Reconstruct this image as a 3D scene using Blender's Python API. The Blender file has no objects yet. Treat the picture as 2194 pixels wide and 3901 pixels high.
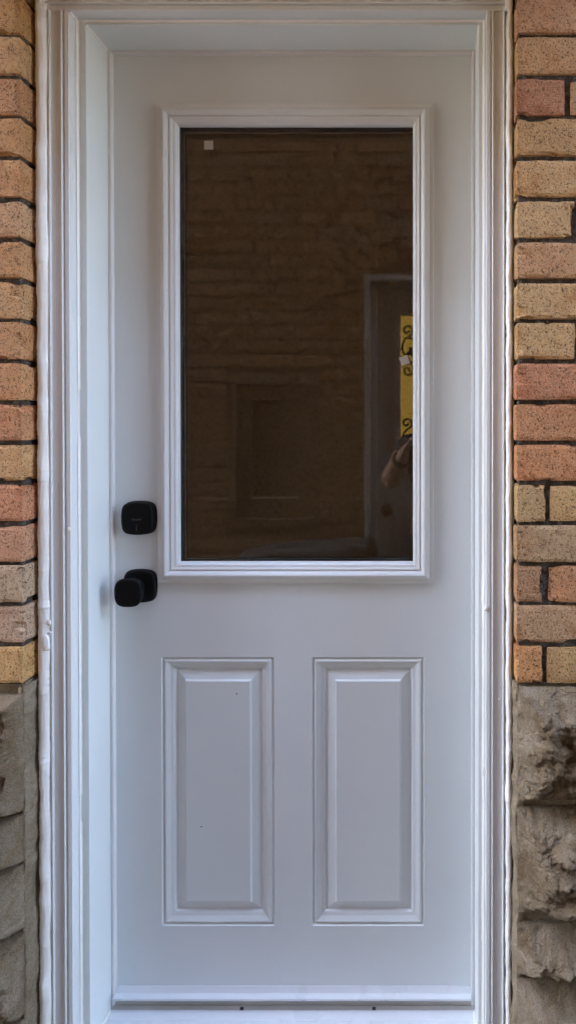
import bpy, bmesh, math, random
from mathutils import Vector, Matrix, noise, Euler
random.seed(7)
R = math.radians
C = bpy.context.scene.collection
sc = bpy.context.scene

# ------------------------------------------------------------------ camera
F, D, ZC = 2072.0, 1.2, 1.28            # focal length in photo pixels, distance to the door, lens height above the sill
TH = R(0.4)                             # slight downward tilt
PX, PY = 1620.0, 1634.0                 # optical axis in the photograph (shift lens)
cam_d = bpy.data.cameras.new('camera'); cam = bpy.data.objects.new('camera', cam_d); C.objects.link(cam)
cam_d.sensor_fit = 'VERTICAL'; cam_d.sensor_height = 36; cam_d.sensor_width = 36*2194/3901
cam_d.lens = 36*F/3901
cam_d.shift_x = (1097-PX)/3901; cam_d.shift_y = (PY-1950.5)/3901
cam_d.clip_start = 0.005; cam_d.clip_end = 400
cam.location = (0, -D, ZC); cam.rotation_euler = (R(90)-TH, 0, 0)
sc.camera = cam

# ------------------------------------------------------------------ world, sun, exposure
SUN_EL, SUN_AZ = R(42), R(-38)           # the sun stands behind this house: the passage is in open shade
w = bpy.data.worlds.new('World'); sc.world = w; w.use_nodes = True
nt = w.node_tree; bg = nt.nodes['Background']
sky = nt.nodes.new('ShaderNodeTexSky'); sky.sky_type = 'NISHITA'; sky.sun_disc = False
sky.sun_elevation = SUN_EL; sky.sun_rotation = SUN_AZ
sky.air_density = 1.0; sky.dust_density = 5.0; sky.ozone_density = 0.3
nt.links.new(sky.outputs[0], bg.inputs[0]); bg.inputs[1].default_value = 0.15
sd = bpy.data.lights.new('sun', 'SUN'); sd.energy = 3.0; sd.angle = R(0.5); sd.color = (1, .95, .87)
so = bpy.data.objects.new('sun', sd); C.objects.link(so)
sdir = Vector((math.sin(SUN_AZ)*math.cos(SUN_EL), math.cos(SUN_AZ)*math.cos(SUN_EL), math.sin(SUN_EL)))
so.rotation_euler = sdir.to_track_quat('Z', 'Y').to_euler()
so.location = (0, 0, 20)
sc.view_settings.view_transform = 'Standard'; sc.view_settings.look = 'None'
sc.view_settings.gamma = 1; sc.view_settings.exposure = 4.7

# ------------------------------------------------------------------ helpers
def at(px, py, y):                      # a point of the photograph taken back to the plane at depth y (metres)
    u, v = (px-PX)/F, (PY-py)/F
    d = Vector((u, math.cos(TH)+v*math.sin(TH), -math.sin(TH)+v*math.cos(TH)))
    t = (y+D)/d.y
    return Vector((0, -D, ZC))+d*t
def ZP(py, y=0.0, px=1100): return at(px, py, y).z
def XP(px, y=0.0, py=1800): return at(px, py, y).x

def tag(o, label=None, cat=None, group=None, kind=None):
    if label: o['label'] = label
    if cat: o['category'] = cat
    if group: o['group'] = group
    if kind: o['kind'] = kind
    return o
def empty(name, label, cat, loc=(0, 0, 0), group=None):
    o = bpy.data.objects.new(name, None); C.objects.link(o); o.location = loc
    o.empty_display_size = .1
    return tag(o, label, cat, group)
def obj(name, me, mat, parent=None, smooth=False):
    o = bpy.data.objects.new(name, me); C.objects.link(o)
    if mat is not None:
        me.materials.clear(); me.materials.append(mat)
    if smooth:
        for p in me.polygons: p.use_smooth = True
    if parent:
        o.parent = parent
        o.matrix_parent_inverse = Matrix.Translation(-Vector(parent.location)) if parent.type == 'EMPTY' else Matrix()
    return o
def mesh(name, vs, fs):
    me = bpy.data.meshes.new(name); me.from_pydata([tuple(v) for v in vs], [], fs); me.update(); return me
class MB:
    def __init__(s): s.v = []; s.f = []
    def box(s, x0, x1, y0, y1, z0, z1):
        b = len(s.v)
        s.v += [(x0,y0,z0),(x1,y0,z0),(x1,y1,z0),(x0,y1,z0),(x0,y0,z1),(x1,y0,z1),(x1,y1,z1),(x0,y1,z1)]
        s.f += [(b,b+3,b+2,b+1),(b+4,b+5,b+6,b+7),(b,b+1,b+5,b+4),(b+1,b+2,b+6,b+5),(b+2,b+3,b+7,b+6),(b+3,b,b+4,b+7)]
        return s
    def add(s, vs, fs):
        b = len(s.v); s.v += list(vs); s.f += [tuple(i+b for i in f) for f in fs]; return s
    def cbox(s, x0, x1, y0, y1, z0, z1, c=.003):   # box with a chamfered front (towards -y)
        vs = [(x0,y1,z0),(x1,y1,z0),(x1,y1,z1),(x0,y1,z1),
              (x0,y0+c,z0),(x1,y0+c,z0),(x1,y0+c,z1),(x0,y0+c,z1),
              (x0+c,y0,z0+c),(x1-c,y0,z0+c),(x1-c,y0,z1-c),(x0+c,y0,z1-c)]
        fs = [(3,2,1,0)]
        for a in range(4):
            b = (a+1) % 4
            fs += [(a,b,4+b,4+a),(4+a,4+b,8+b,8+a)]
        fs.append((8,9,10,11))
        return s.add(vs, fs)
    def build(s, name, mat, parent=None, smooth=False):
        return obj(name, mesh(name, s.v, s.f), mat, parent, smooth)
def bevel(o, wdt=.0015, seg=2):
    m = o.modifiers.new('bevel', 'BEVEL'); m.width = wdt; m.segments = seg; m.limit_method = 'ANGLE'; m.angle_limit = R(40)
    return o
def weighted(o): return o

def extrude(name, prof, axis, a, b, mat, parent, fixed=None):
    """prof: list of 2D points; axis 'z' -> (x,y) profile run from z=a to b; axis 'x' -> (z,y) profile run from x=a to b"""
    n = len(prof); vs = []
    for t in (a, b):
        for p, q in prof:
            vs.append((p, q, t) if axis == 'z' else (t, q, p))
    fs = [(i, (i+1) % n, n+(i+1) % n, n+i) for i in range(n)]
    fs += [tuple(range(n))[::-1], tuple(range(n, 2*n))]
    o = obj(name, mesh(name, vs, fs), mat, parent)
    bm = bmesh.new(); bm.from_mesh(o.data); bmesh.ops.recalc_face_normals(bm, faces=bm.faces); bm.to_mesh(o.data); bm.free()
    return o
def ring(name, x0, x1, z0, z1, prof, mat, parent, cap=False):
    """mitred rectangular moulding; prof = (inset, y) from the outer edge inwards; cap closes the middle"""
    vs = []; fs = []
    for t, y in prof:
        vs += [(x0+t, y, z0+t), (x1-t, y, z0+t), (x1-t, y, z1-t), (x0+t, y, z1-t)]
    for i in range(len(prof)-1):
        for k in range(4):
            a, b = 4*i+k, 4*i+(k+1) % 4
            fs.append((a, b, b+4, a+4))
    if cap:
        n = 4*(len(prof)-1); fs.append((n, n+1, n+2, n+3))
    return obj(name, mesh(name, vs, fs), mat, parent)
def curvy(pts, n=3):
    """catmull-rom through 2D points"""
    out = []
    P = [pts[0]]+list(pts)+[pts[-1]]
    for i in range(1, len(P)-2):
        for k in range(n):
            t = k/n
            q = []
            for j in range(2):
                p0, p1, p2, p3 = P[i-1][j], P[i][j], P[i+1][j], P[i+2][j]
                q.append(.5*(2*p1+(p2-p0)*t+(2*p0-5*p1+4*p2-p3)*t*t+(3*p1-p0-3*p2+p3)*t**3))
            out.append(tuple(q))
    out.append(tuple(pts[-1])); return out

# ------------------------------------------------------------------ materials
def newmat(name):
    m = bpy.data.materials.new(name); m.use_nodes = True
    return m, m.node_tree, m.node_tree.nodes['Principled BSDF']
def N(nt, t, **kw):
    n = nt.nodes.new('ShaderNode'+t)
    for k, v in kw.items(): setattr(n, k, v)
    return n
def coord(nt): return N(nt, 'TexCoord').outputs['Object']
def noise_tex(nt, co, scale, detail=4, rough=.55, dist=0, stretch=None):
    n = N(nt, 'TexNoise'); n.inputs['Scale'].default_value = scale; n.inputs['Detail'].default_value = detail
    n.inputs['Roughness'].default_value = rough; n.inputs['Distortion'].default_value = dist
    if stretch:
        mp = N(nt, 'Mapping'); mp.inputs['Scale'].default_value = stretch
        nt.links.new(co, mp.inputs[0]); co = mp.outputs[0]
    nt.links.new(co, n.inputs['Vector']); return n.outputs['Fac']
def ramp(nt, fac, stops):
    r = N(nt, 'ValToRGB'); e = r.color_ramp.elements
    while len(e) < len(stops): e.new(.5)
    for i, (p, c) in enumerate(stops):
        e[i].position = p; e[i].color = (c, c, c, 1) if isinstance(c, (int, float)) else (*c, 1)
    nt.links.new(fac, r.inputs[0]); return r.outputs[0]
def mix(nt, fac, a, b, mode='MIX'):
    m = N(nt, 'Mix', data_type='RGBA', blend_type=mode)
    for s, v in ((0, fac), (6, a), (7, b)):
        if isinstance(v, (int, float)): m.inputs[s].default_value = v
        elif isinstance(v, tuple): m.inputs[s].default_value = (*v, 1)
        else: nt.links.new(v, m.inputs[s])
    return m.outputs[2]
def bump(nt, bsdf, h, dist, strength=1.0, prev=None):
    b = N(nt, 'Bump'); b.inputs['Distance'].default_value = dist; b.inputs['Strength'].default_value = strength
    nt.links.new(h, b.inputs['Height'])
    if prev: nt.links.new(prev, b.inputs['Normal'])
    nt.links.new(b.outputs[0], bsdf.inputs['Normal']); return b.outputs[0]

def paint(name, col, rough=.35, dirt=.04, bumpd=.00012, bscale=900, blotch=6, spec=.4):
    m, nt, p = newmat(name); co = coord(nt)
    n = noise_tex(nt, co, blotch, 5); g = noise_tex(nt, co, 60, 6, .7)
    c = mix(nt, ramp(nt, n, [(.3, 0.0), (.7, 1.0)]), tuple(x*(1-dirt) for x in col), col)
    c = mix(nt, ramp(nt, g, [(.25, .5*dirt*4), (.42, 0.0)]), c, tuple(x*.8 for x in col))
    nt.links.new(c, p.inputs['Base Color'])
    p.inputs['Roughness'].default_value = rough; p.inputs['Specular IOR Level'].default_value = spec
    nt.links.new(ramp(nt, n, [(.2, rough-.05), (.8, rough+.07)]), p.inputs['Roughness'])
    if bumpd: bump(nt, p, noise_tex(nt, co, bscale, 2), bumpd, .6)
    return m
M = {}
M['door'] = paint('door_enamel', (.695, .735, .745), .33, dirt=.03, bumpd=.00004)
M['trim'] = paint('trim_plastic', (.73, .76, .77), .30, dirt=.02, bumpd=0)
M['jamb'] = paint('jamb_cladding', (.76, .80, .79), .38, dirt=.02, bumpd=0)
M['mould'] = paint('brickmould_aluminium', (.74, .755, .745), .33, dirt=.02, bumpd=0)
M['sill'] = paint('sill_white', (.73, .76, .785), .28, dirt=.06, bumpd=0)
M['seal'] = paint('weatherstrip_white', (.76, .755, .75), .55, bumpd=0)
M['caulk'] = paint('white_caulk', (.92, .91, .87), .3, dirt=.05, bumpd=.0004, bscale=220, spec=.5)
M['gap'] = paint('dark_rubber_and_gap_shadow', (.03, .03, .032), .6)  # rubber parts; also the painted-in darkness of the gap round the slab
M['track'] = paint('aluminium_track', (.50, .48, .44), .35, dirt=.25)
m, nt, p = newmat('matte_black_metal'); co = coord(nt)
p.inputs['Base Color'].default_value = (.006, .0058, .006, 1); p.inputs['Roughness'].default_value = .5
p.inputs['Specular IOR Level'].default_value = .12
bump(nt, p, noise_tex(nt, co, 1500, 2), .00008, .5); M['black'] = m
m, nt, p = newmat('engraved_black'); p.inputs['Base Color'].default_value = (.10, .10, .10, 1); p.inputs['Roughness'].default_value = .3; M['engrave'] = m

def brick_mat(name, attr=None, dull=1.0):
    m, nt, p = newmat(name)
    g = N(nt, 'NewGeometry'); co = g.outputs['Position']
    if attr:
        a = N(nt, 'Attribute', attribute_name=attr); base = a.outputs['Color']
    else:
        base = N(nt, 'ObjectInfo').outputs['Color']
    big = noise_tex(nt, co, 14, 4, .6); mid = noise_tex(nt, co, 45, 5, .65); fine = noise_tex(nt, co, 210, 6, .8); pit = noise_tex(nt, co, 420, 3, .6)
    c = mix(nt, ramp(nt, big, [(.50, 0.0), (.66, .85)]), base, (.80, .60, .44), 'MULTIPLY')
    c2 = mix(nt, 1.0, base, (1.2, 1.18, 1.12), 'MULTIPLY')
    c = mix(nt, ramp(nt, mid, [(.38, .7), (.55, 0.0)]), c, c2)
    c = mix(nt, ramp(nt, fine, [(.39, .92), (.475, 0.0)]), c, (.075, .040, .016))
    c = mix(nt, ramp(nt, pit, [(.56, 0.0), (.66, .65)]), c, (.62, .47, .32))
    if dull != 1.0: c = mix(nt, 1.0, c, (dull, dull, dull), 'MULTIPLY')
    nt.links.new(c, p.inputs['Base Color']); p.inputs['Roughness'].default_value = .92; p.inputs['Specular IOR Level'].default_value = .15
    b = bump(nt, p, fine, .003, 1.0)
    bump(nt, p, mid, .004, .6, b)
    return m
M['brick'] = brick_mat('yellow_red_brick')
M['brickf'] = brick_mat('yellow_red_brick_far', attr='tint')
def rough_mat(name, ca, cb, cc, s=1.0, bd=.004, rough=.95):
    m, nt, p = newmat(name); g = N(nt, 'NewGeometry'); co = g.outputs['Position']
    a = noise_tex(nt, co, 9*s, 5, .6, .4); b = noise_tex(nt, co, 55*s, 6, .65); f = noise_tex(nt, co, 420*s, 4, .7)
    c = mix(nt, ramp(nt, a, [(.35, 0.0), (.65, 1.0)]), ca, cb)
    c = mix(nt, ramp(nt, b, [(.48, 0.0), (.68, .8)]), c, cc)
    c = mix(nt, ramp(nt, f, [(.34, .6), (.5, 0.0)]), c, tuple(x*.4 for x in ca))
    nt.links.new(c, p.inputs['Base Color']); p.inputs['Roughness'].default_value = rough; p.inputs['Specular IOR Level'].default_value = .2
    q = bump(nt, p, f, bd*.5, 1.0); bump(nt, p, b, bd, 1.0, q)
    return m
M['mortar'] = rough_mat('dark_mortar', (.060, .046, .038), (.105, .085, .070), (.26, .23, .20), 1.6, .005)
M['stone'] = rough_mat('weathered_stone', (.23, .155, .085), (.46, .365, .26), (.32, .225, .12), 1.0, .012)
M['stonemortar'] = rough_mat('stone_parging', (.31, .235, .155), (.40, .32, .225), (.22, .16, .095), 1.3, .006)
M['mortar_brown'] = rough_mat('brown_mortar', (.17, .125, .09), (.20, .15, .11), (.26, .21, .16), 1.2, .003)
M['ground'] = rough_mat('concrete_ground', (.15, .14, .13), (.19, .18, .165), (.12, .115, .105), .3, .002)
M['wood'] = rough_mat('brown_painted_wood', (.17, .125, .09), (.19, .14, .10), (.14, .10, .07), .6, .0008, .6)
M['roof'] = rough_mat('soffit', (.5, .5, .5), (.55, .55, .55), (.48, .48, .48), .6, .001, .6)
m, nt, p = newmat('dark_hallway'); p.inputs['Base Color'].default_value = (.05, .04, .032, 1); p.inputs['Roughness'].default_value = .9; M['hall'] = m

def glass_mat(name, tint):
    m = bpy.data.materials.new(name); m.use_nodes = True; nt = m.node_tree; nt.nodes.clear()
    out = N(nt, 'OutputMaterial'); lw = N(nt, 'LayerWeight'); lw.inputs['Blend'].default_value = .5
    pw = N(nt, 'Math', operation='POWER'); pw.inputs[1].default_value = 5.0; nt.links.new(lw.outputs['Facing'], pw.inputs[0])
    ma = N(nt, 'Math', operation='MULTIPLY_ADD'); ma.inputs[1].default_value = .955; ma.inputs[2].default_value = .035
    nt.links.new(pw.outputs[0], ma.inputs[0])
    t = N(nt, 'BsdfTransparent'); t.inputs[0].default_value = (*tint, 1)
    g = N(nt, 'BsdfGlossy'); g.inputs['Roughness'].default_value = 0.0; g.inputs[0].default_value = (.95, .95, .95, 1)
    mx = N(nt, 'MixShader'); nt.links.new(ma.outputs[0], mx.inputs[0]); nt.links.new(t.outputs[0], mx.inputs[1]); nt.links.new(g.outputs[0], mx.inputs[2])
    nt.links.new(mx.outputs[0], out.inputs[0]); return m
M['glass'] = glass_mat('window_glass', (.93, .94, .93))

# ------------------------------------------------------------------ dimensions of our doorway
BX0, BX1 = -.779, .1755                # brick opening
BY = -.149                             # brick face
ZG = -.20                              # ground
ZST = ZP(2612, BY, 2050)               # top of the stone base
CH = .0785                             # brick course

def brick_mesh(wd, h, dp, seed, cuts=6):
    """one weathered brick, corner at the origin, x to the right, y back, z up"""
    bm = bmesh.new(); bmesh.ops.create_cube(bm, size=1)
    bmesh.ops.subdivide_edges(bm, edges=bm.edges[:], cuts=cuts, use_grid_fill=True)
    off = Vector((seed*3.7, seed*1.3, seed*2.1))
    for v in bm.verts:
        c = v.co; e = [abs(abs(c[i])-.5) < 1e-4 for i in range(3)]
        p = Vector(((c.x+.5)*wd, (c.y+.5)*dp, (c.z+.5)*h))
        q = (p+off)
        n1 = noise.noise(q*38); n2 = noise.noise(q*110)
        if sum(e) >= 2:
            r = .0009+.0018*max(0, n1+.25)+.0010*n2
            if noise.noise(q*22) > .32: r += .004
            for i in range(3):
                if e[i]: p[i] -= math.copysign(r, c[i])
        nn = .0009*n1
        for i in range(3):
            if e[i]: p[i] += math.copysign(nn, c[i])
        v.co = p
    me = bpy.data.meshes.new('brick'); bm.to_mesh(me); bm.free(); return me
def lin(r, g, b):
    m_ = (r+g+b)/3; r, g, b = (c+(m_-c)*.0 for c in (r, g, b))
    f = lambda c: ((c/255+.055)/1.055)**2.4 if c > 10 else c/255/12.92
    return (f(r), f(g), f(b))
OCH = [(176, 142, 100), (170, 136, 92), (180, 140, 104), (168, 128, 90)]
RED = [(162, 114, 82), (156, 106, 76), (168, 120, 86)]
PINK = [(182, 142, 124), (176, 138, 118)]
GREY = [(170, 148, 128), (162, 142, 124)]
TAN = OCH+OCH+OCH+RED
def rnd_tint(): 
    c = random.choice(TAN); k = random.uniform(.92, 1.06); return tuple(min(255, x*k) for x in c)

# ------------------------------------------------------------------ ground
MB().box(-60, 60, -60, 60, ZG-.4, ZG-.004).build('ground', M['ground'])['kind'] = 'structure'
tag(MB().box(-12, 12, -1.75, -.14, ZG-.1, ZG).build('path', M['ground']), kind='structure')

# ------------------------------------------------------------------ our house
house = empty('brick_house', 'yellow and red brick house wall on a rough stone base around the white door', 'house', (0, .1, ZG))
HX0, HX1, HT = -6.0, 5.0, 6.9
ZHEAD = ZC+.8334+.050                  # top of the frame
cells = MB()
JY = BY+.007                           # mortar face, recessed
cells.box(HX0, BX0-.006, JY, .15, ZST, HT).box(BX1+.006, HX1, JY, .15, ZST, HT).box(BX0-.006, BX1+.006, JY, .15, ZHEAD+.012, HT)
cells.build('mortar', M['mortar'], house)
sm = MB(); sm.box(HX0, BX0-.004, BY+.012, .15, ZG, ZST).box(BX1+.004, HX1, BY+.012, .15, ZG, ZST)
sm.build('stone_mortar', M['stonemortar'], house)
MB().box(HX0-.3, HX1+.3, -.45, .6, HT, HT+.12).build('eave', M['roof'], house)

# joints of the courses, measured upwards from the stone base
JT = .0078
rightw = {0: .050, 2: .050, 4: .056, 8: .113, 11: .111, 14: .094}     # first brick in the course where it ends in view
rc = [(178, 126, 82), (160, 130, 102), (150, 115, 88), (158, 134, 106), (164, 138, 98), (176, 120, 84), (170, 118, 84), (168, 114, 88),
      (174, 144, 102), (176, 146, 106), (172, 134, 100), (178, 148, 108), (180, 148, 106), (166, 132, 92), (158, 110, 88), (182, 146, 110), (180, 140, 112)]
lc = [(190, 152, 100), (172, 148, 130), (170, 150, 128), (178, 130, 104), (182, 122, 92), (188, 146, 102), (178, 124, 90), (180, 130, 90),
      (176, 130, 92), (176, 138, 98), (172, 128, 88), (178, 140, 106), (176, 132, 92), (172, 128, 86), (166, 122, 88), (180, 146, 108), (176, 136, 88)]
far = MB(); fart = []
def far_brick(x0, x1, z0, tint, y0=BY, dp=.03, h=CH-JT):
    n0 = len(far.f); j = random.uniform(-.001, .001)
    far.cbox(x0, x1, y0+j, y0+dp, z0, z0+h, .003)
    fart.extend([tint]*(len(far.f)-n0))
nb = 0
ncourse = int((HT-ZST)/CH)
for k in range(ncourse):
    z0 = ZST+k*CH+JT*.5
    for side in (-1, 1):
        first = rightw.get(k, .106 if k % 2 else .215) if side > 0 else (.215 if k % 2 else .106)
        if side > 0 and k not in rightw: first = .215
        pos = 0; idx = 0
        while pos < 4.5:
            wd = first if idx == 0 else .215
            if side > 0: x0 = BX1+pos
            else: x0 = BX0-pos-wd
            inframe = (k < 18 and pos < (.13 if side > 0 else .06))
            t = rnd_tint()
            if inframe:
                if idx == 0 and k < 17: t = tuple(c_*.78+m_*.22 for c_, m_ in zip((rc if side > 0 else lc)[k], (172, 128, 84)))
                h = CH-JT+random.uniform(-.0012, .0012)
                me = brick_mesh(wd, h, .088, 11+k*7+side*3+idx*31, 9 if idx == 0 else 6)
                o = obj('brick', me, M['brick'], house)
                o.location = Vector((x0+random.uniform(-.001, .001), BY+random.uniform(-.0012, .0012), z0+random.uniform(-.0006, .0006)))
                o.color = (*[q*1.22 for q in lin(*t)], 1); nb += 1
            else:
                if k < 18 or x0+wd < BX0 or x0 > BX1 or z0 > ZHEAD:
                    far_brick(x0, x0+wd, z0, t)
            pos += wd+.009; idx += 1
# courses above the door head
zk = ZHEAD+.004
for k in range(ncourse):
    z0 = ZST+k*CH+JT*.5
    if z0 < ZHEAD+.002: continue
    x = BX0
    ws = [.215]*5
    while x < BX1-.01:
        wd = min(.23, BX1-x)
        far_brick(x+.009, x+wd, z0, rnd_tint()); x += wd
bevel(MB().box(BX0-.14, BX1+.14, -.27, BY+.004, ZHEAD+.013, ZHEAD+.19).build('shading_lintel', M['stone'], house), .006)  # out of view; added and made to project far to darken the doorway top
o = far.build('brick_courses', M['brickf'], house); o['kind'] = 'stuff'
ca = o.data.color_attributes.new('tint', 'FLOAT_COLOR', 'CORNER')
li = 0
for p_, t in zip(o.data.polygons, fart):
    for l in p_.loop_indices: ca.data[l].color = (*lin(*t), 1)

def rock(x0, x1, z0, z1, seed, yf=BY, amp=.03, back=.06, fall=.062, nx=40, nz=70, mat='stone', parent=None):
    nx = max(10, int((x1-x0)/.0028)); nz = max(12, int((z1-z0)/.0028)); nb_ = 6
    off = Vector((seed*5.1, seed*2.3, seed*.7)); vs = []; fs = []; idx = {}
    def disp(u, v, X, Z):
        e = min(min(u, 1-u)*(x1-x0), min(v, 1-v)*(z1-z0))
        b = min(1, e/fall); b = math.sin(b*math.pi/2)**1.2
        q = Vector((X, 0, Z))+off
        vor = noise.voronoi(q*11)[0]
        n = noise.fractal(q*9, .9, 2.1, 5)*.5+ (vor[1]-vor[0])*.9
        tilt = (v-.45)*.5                              # the rock face leans out near the top, undercut below
        rid = noise.hetero_terrain(q*6, .7, 2.1, 4, .8)*.28
        f = b*(.62+.60*n+rid-.55*max(0, v-.72)-.9*max(0, .38-v))
        fine = noise.fractal(q*32, .55, 2.2, 6)
        mid_ = noise.fractal(q*24, .7, 2.1, 4)
        return -amp*f-.0075*fine*(.55+.45*b)-.009*mid_*(.4+.6*b)
    for i in range(-nb_, nx+nb_+1):
        for j in range(-nb_, nz+nb_+1):
            ci, cj = min(max(i, 0), nx), min(max(j, 0), nz)
            d = max(ci-i, i-ci, cj-j, j-cj)
            u, v = ci/nx, cj/nz; X = x0+u*(x1-x0); Z = z0+v*(z1-z0)
            y = yf+disp(u, v, X, Z)
            if d:
                y = y+(back-(y-yf))*(d/nb_)
                q = Vector((X, y, Z))+off
                w_ = .0022*noise.fractal(q*45, .8, 2.1, 3)-.0015*(1-d/nb_)
                if i < 0: X -= w_
                if i > nx: X += w_
                if j < 0: Z -= w_
                if j > nz: Z += w_
            else:
                if i in (0, nx) or j in (0, nz): y += .003
            idx[i, j] = len(vs); vs.append((X, y, Z))
    for i in range(-nb_, nx+nb_):
        for j in range(-nb_, nz+nb_):
            fs.append((idx[i, j], idx[i+1, j], idx[i+1, j+1], idx[i, j+1]))
    return obj('stone', mesh('stone', vs, fs), M[mat], parent, True)
zr = [2618, 3052, 3080, 3478, 3520, 3716, 3734, 4020]
for i in range(0, 8, 2):
    za, zb = ZP(zr[i], BY, 2050), ZP(zr[i+1], BY, 2050)
    if i == 6: zb = ZG+.005
    rock(BX1+.002, BX1+.34, zb, za, 3+i, parent=house, amp=.05)
zl = [2650, 3092, 3104, 3284, 3294, 3540, 3562, 3872, 3890, 4020]
for i in range(0, 10, 2):
    za, zb = ZP(zl[i], BY, 60), ZP(zl[i+1], BY, 60)
    if i == 8: zb = ZG+.005
    rock(BX0-.36, BX0-.003, zb, za, 23+i, parent=house, amp=.034, fall=.015)
# stones farther along the base, joined
def stones_far(xa, xb, seed):
    x = xa
    while x < xb-.1:
        wd = min(random.uniform(.3, .5), xb-x)
        z = ZG+.01
        while z < ZST-.1:
            h = random.choice((.18, .22, .28)); h = min(h, ZST-.01-z)
            yield x, x+wd-.012, z, z+h-.012
            z += h
        x += wd
fs_ = MB()
for xa, xb in ((HX0, BX0-.375), (BX1+.36, HX1)):
    for (a, b, c, d) in stones_far(xa, xb, 1):
        n = 8; vs = []; ff = []
        for i in range(n+1):
            for j in range(n+1):
                u, v = i/n, j/n; e = min(u, 1-u, v, 1-v)
                y = BY-.035*min(1, e*5)*(.7+.5*noise.noise(Vector((a+u*(b-a), 7, c+v*(d-c)))*9))+(.02 if e == 0 else 0)
                vs.append((a+u*(b-a), y, c+v*(d-c)))
        for i in range(n):
            for j in range(n): ff.append((i*(n+1)+j, (i+1)*(n+1)+j, (i+1)*(n+1)+j+1, i*(n+1)+j+1))
        fs_.add(vs, ff)
o = fs_.build('stone_courses', M['stone'], house, True); o['kind'] = 'stuff'
# parging on the returns of the stone base
def parging(xe, sgn, ztop, seed):
    vs = []; fs = []; ny, nz = 22, 220
    for j in range(nz+1):
        for i in range(ny+1):
            y = BY+.004+(.12)*(i/ny); z = ZG+(ztop-ZG)*j/nz
            q = Vector((seed, y, z))
            x = xe+sgn*(.0035+.0035*noise.fractal(q*30, .8, 2.1, 4)+.004*noise.noise(q*7)-.007*max(0, 1-i/3))
            vs.append((x, y, z))
    for j in range(nz):
        for i in range(ny): fs.append((j*(ny+1)+i, j*(ny+1)+i+1, (j+1)*(ny+1)+i+1, (j+1)*(ny+1)+i))
    o = obj('parging', mesh('parging', vs, fs), M['stonemortar'], house, True)
    s = o.modifiers.new('solid', 'SOLIDIFY'); s.thickness = .012; s.offset = -sgn*0-1 if sgn > 0 else 1
    return o
parging(BX0, 1, ZST-.004, 4.0)
parging(BX1, -1, ZST-.004, 9.0)

# ------------------------------------------------------------------ door frame
frame = empty('door_frame', 'white clad door frame with brickmould and caulked edges set in the brick opening', 'door frame', (-.3, 0, 0))
JL = XP(428, 0)-.0005; JR = XP(1806, 0)            # inner faces of the jambs at the door
JH = ZP(203, 0, 1000)                              # underside of the head
YJ = -.085                                         # front edge of the jamb
ML, MR = -.7093, .1212                             # inner corners of the brickmould
MH = ZC+.825
ZS = ZP(3853, -.015)                               # sill top
MB().box(ML-.04, JL, YJ, .11, ZS-.03, JH+.02).build('jamb', M['jamb'], frame)
MB().box(JR, MR+.04, YJ, .11, ZS-.03, JH+.02).build('jamb', M['jamb'], frame)
hb = MB().box(JL, JR, YJ, .11, JH, JH+.02)
hb.build('head_jamb', M['jamb'], frame)
for o in list(frame.children): bevel(o, .0012, 2)
PR = [(0, YJ+.001), (0, -.1105), (.001, -.1118), (.008, -.1125), (.0095, -.108), (.0115, -.108), (.0125, -.1135), (.0135, -.1145), (.0150, -.1145), (.0158, -.112), (.0165, -.1105),
      (.026, -.1108), (.0355, -.1112), (.0362, -.1142), (.0372, -.1152), (.0392, -.1150), (.0402, -.112), (.0415, -.1045), (.0475, -.1035), (.062, -.1035), (.062, YJ+.001)]
extrude('brickmould', [(ML-s, y) for s, y in PR], 'z', ZS-.16, MH-.0005, M['mould'], frame)
extrude('brickmould', [(MR+s*.92, y) for s, y in PR], 'z', ZS-.16, MH-.0005, M['mould'], frame)
PH = PR[:-2]+[(.075, -.1035), (.075, YJ+.001)]
extrude('head_brickmould', [(MH+s*1.05, y-.0008 if -.12 < y < -.09 else y) for s, y in PH], 'x', BX0+.012, BX1-.008, M['mould'], frame)
# weatherstrip round the door
WS = .0075
def strip(n_, x0, x1, z0, z1): return bevel(MB().box(x0, x1, -.0105, .004, z0, z1).build(n_, M['seal'], frame), .002, 2)
strip('weatherstrip', JL+.0002, JL+WS, ZS, JH-.0002); strip('weatherstrip', JR-WS, JR-.0002, ZS, JH-.0002)
strip('weatherstrip', JL+WS+.0004, JR-WS-.0004, JH-.006, JH-.0002)
# near-black strips behind the slab edge stand in for the shadow in the gap
MB().box(JL+.0002, JL+.0085, .0045, .09, ZS, JH-.0005).box(JR-.0085, JR-.0002, .0045, .09, ZS, JH-.0005).box(JL+.0085, JR-.0085, .0045, .09, JH-.007, JH-.0004).build('gap_shadow', M['gap'], frame)
# threshold
zt = ZS
extrude('threshold', [(zt-.03, .10), (zt, .10), (zt, -.012), (zt-.0012, -.0135), (zt-.0012, -.0175), (zt+.0002, -.019), (zt-.0010, -.030), (zt-.0024, -.032), (zt-.0016, -.0345), (zt-.0055, -.125), (zt-.03, -.127)], 'x', JL+.0004, JR-.0004, M['sill'], frame)
MB().box(BX0+.01, BX1-.01, -.20, .1, zt-.20, zt-.031).build('sill_base', M['stonemortar'], frame)
extrude('threshold_track', [(zt+.0005, -.002), (zt+.016, -.002), (zt+.016, -.0085), (zt+.0085, -.0095), (zt+.0085, -.0115), (zt+.0005, -.0125)], 'x', JL+.0045, JR-.0045, M['track'], frame)
for px in (922, 1424):
    x = XP(px, -.012, 3845)
    MB().box(x-.004, x+.004, -.0135, -.006, zt+.001, zt+.0062).build('drain_slot', M['gap'], frame)

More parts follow.
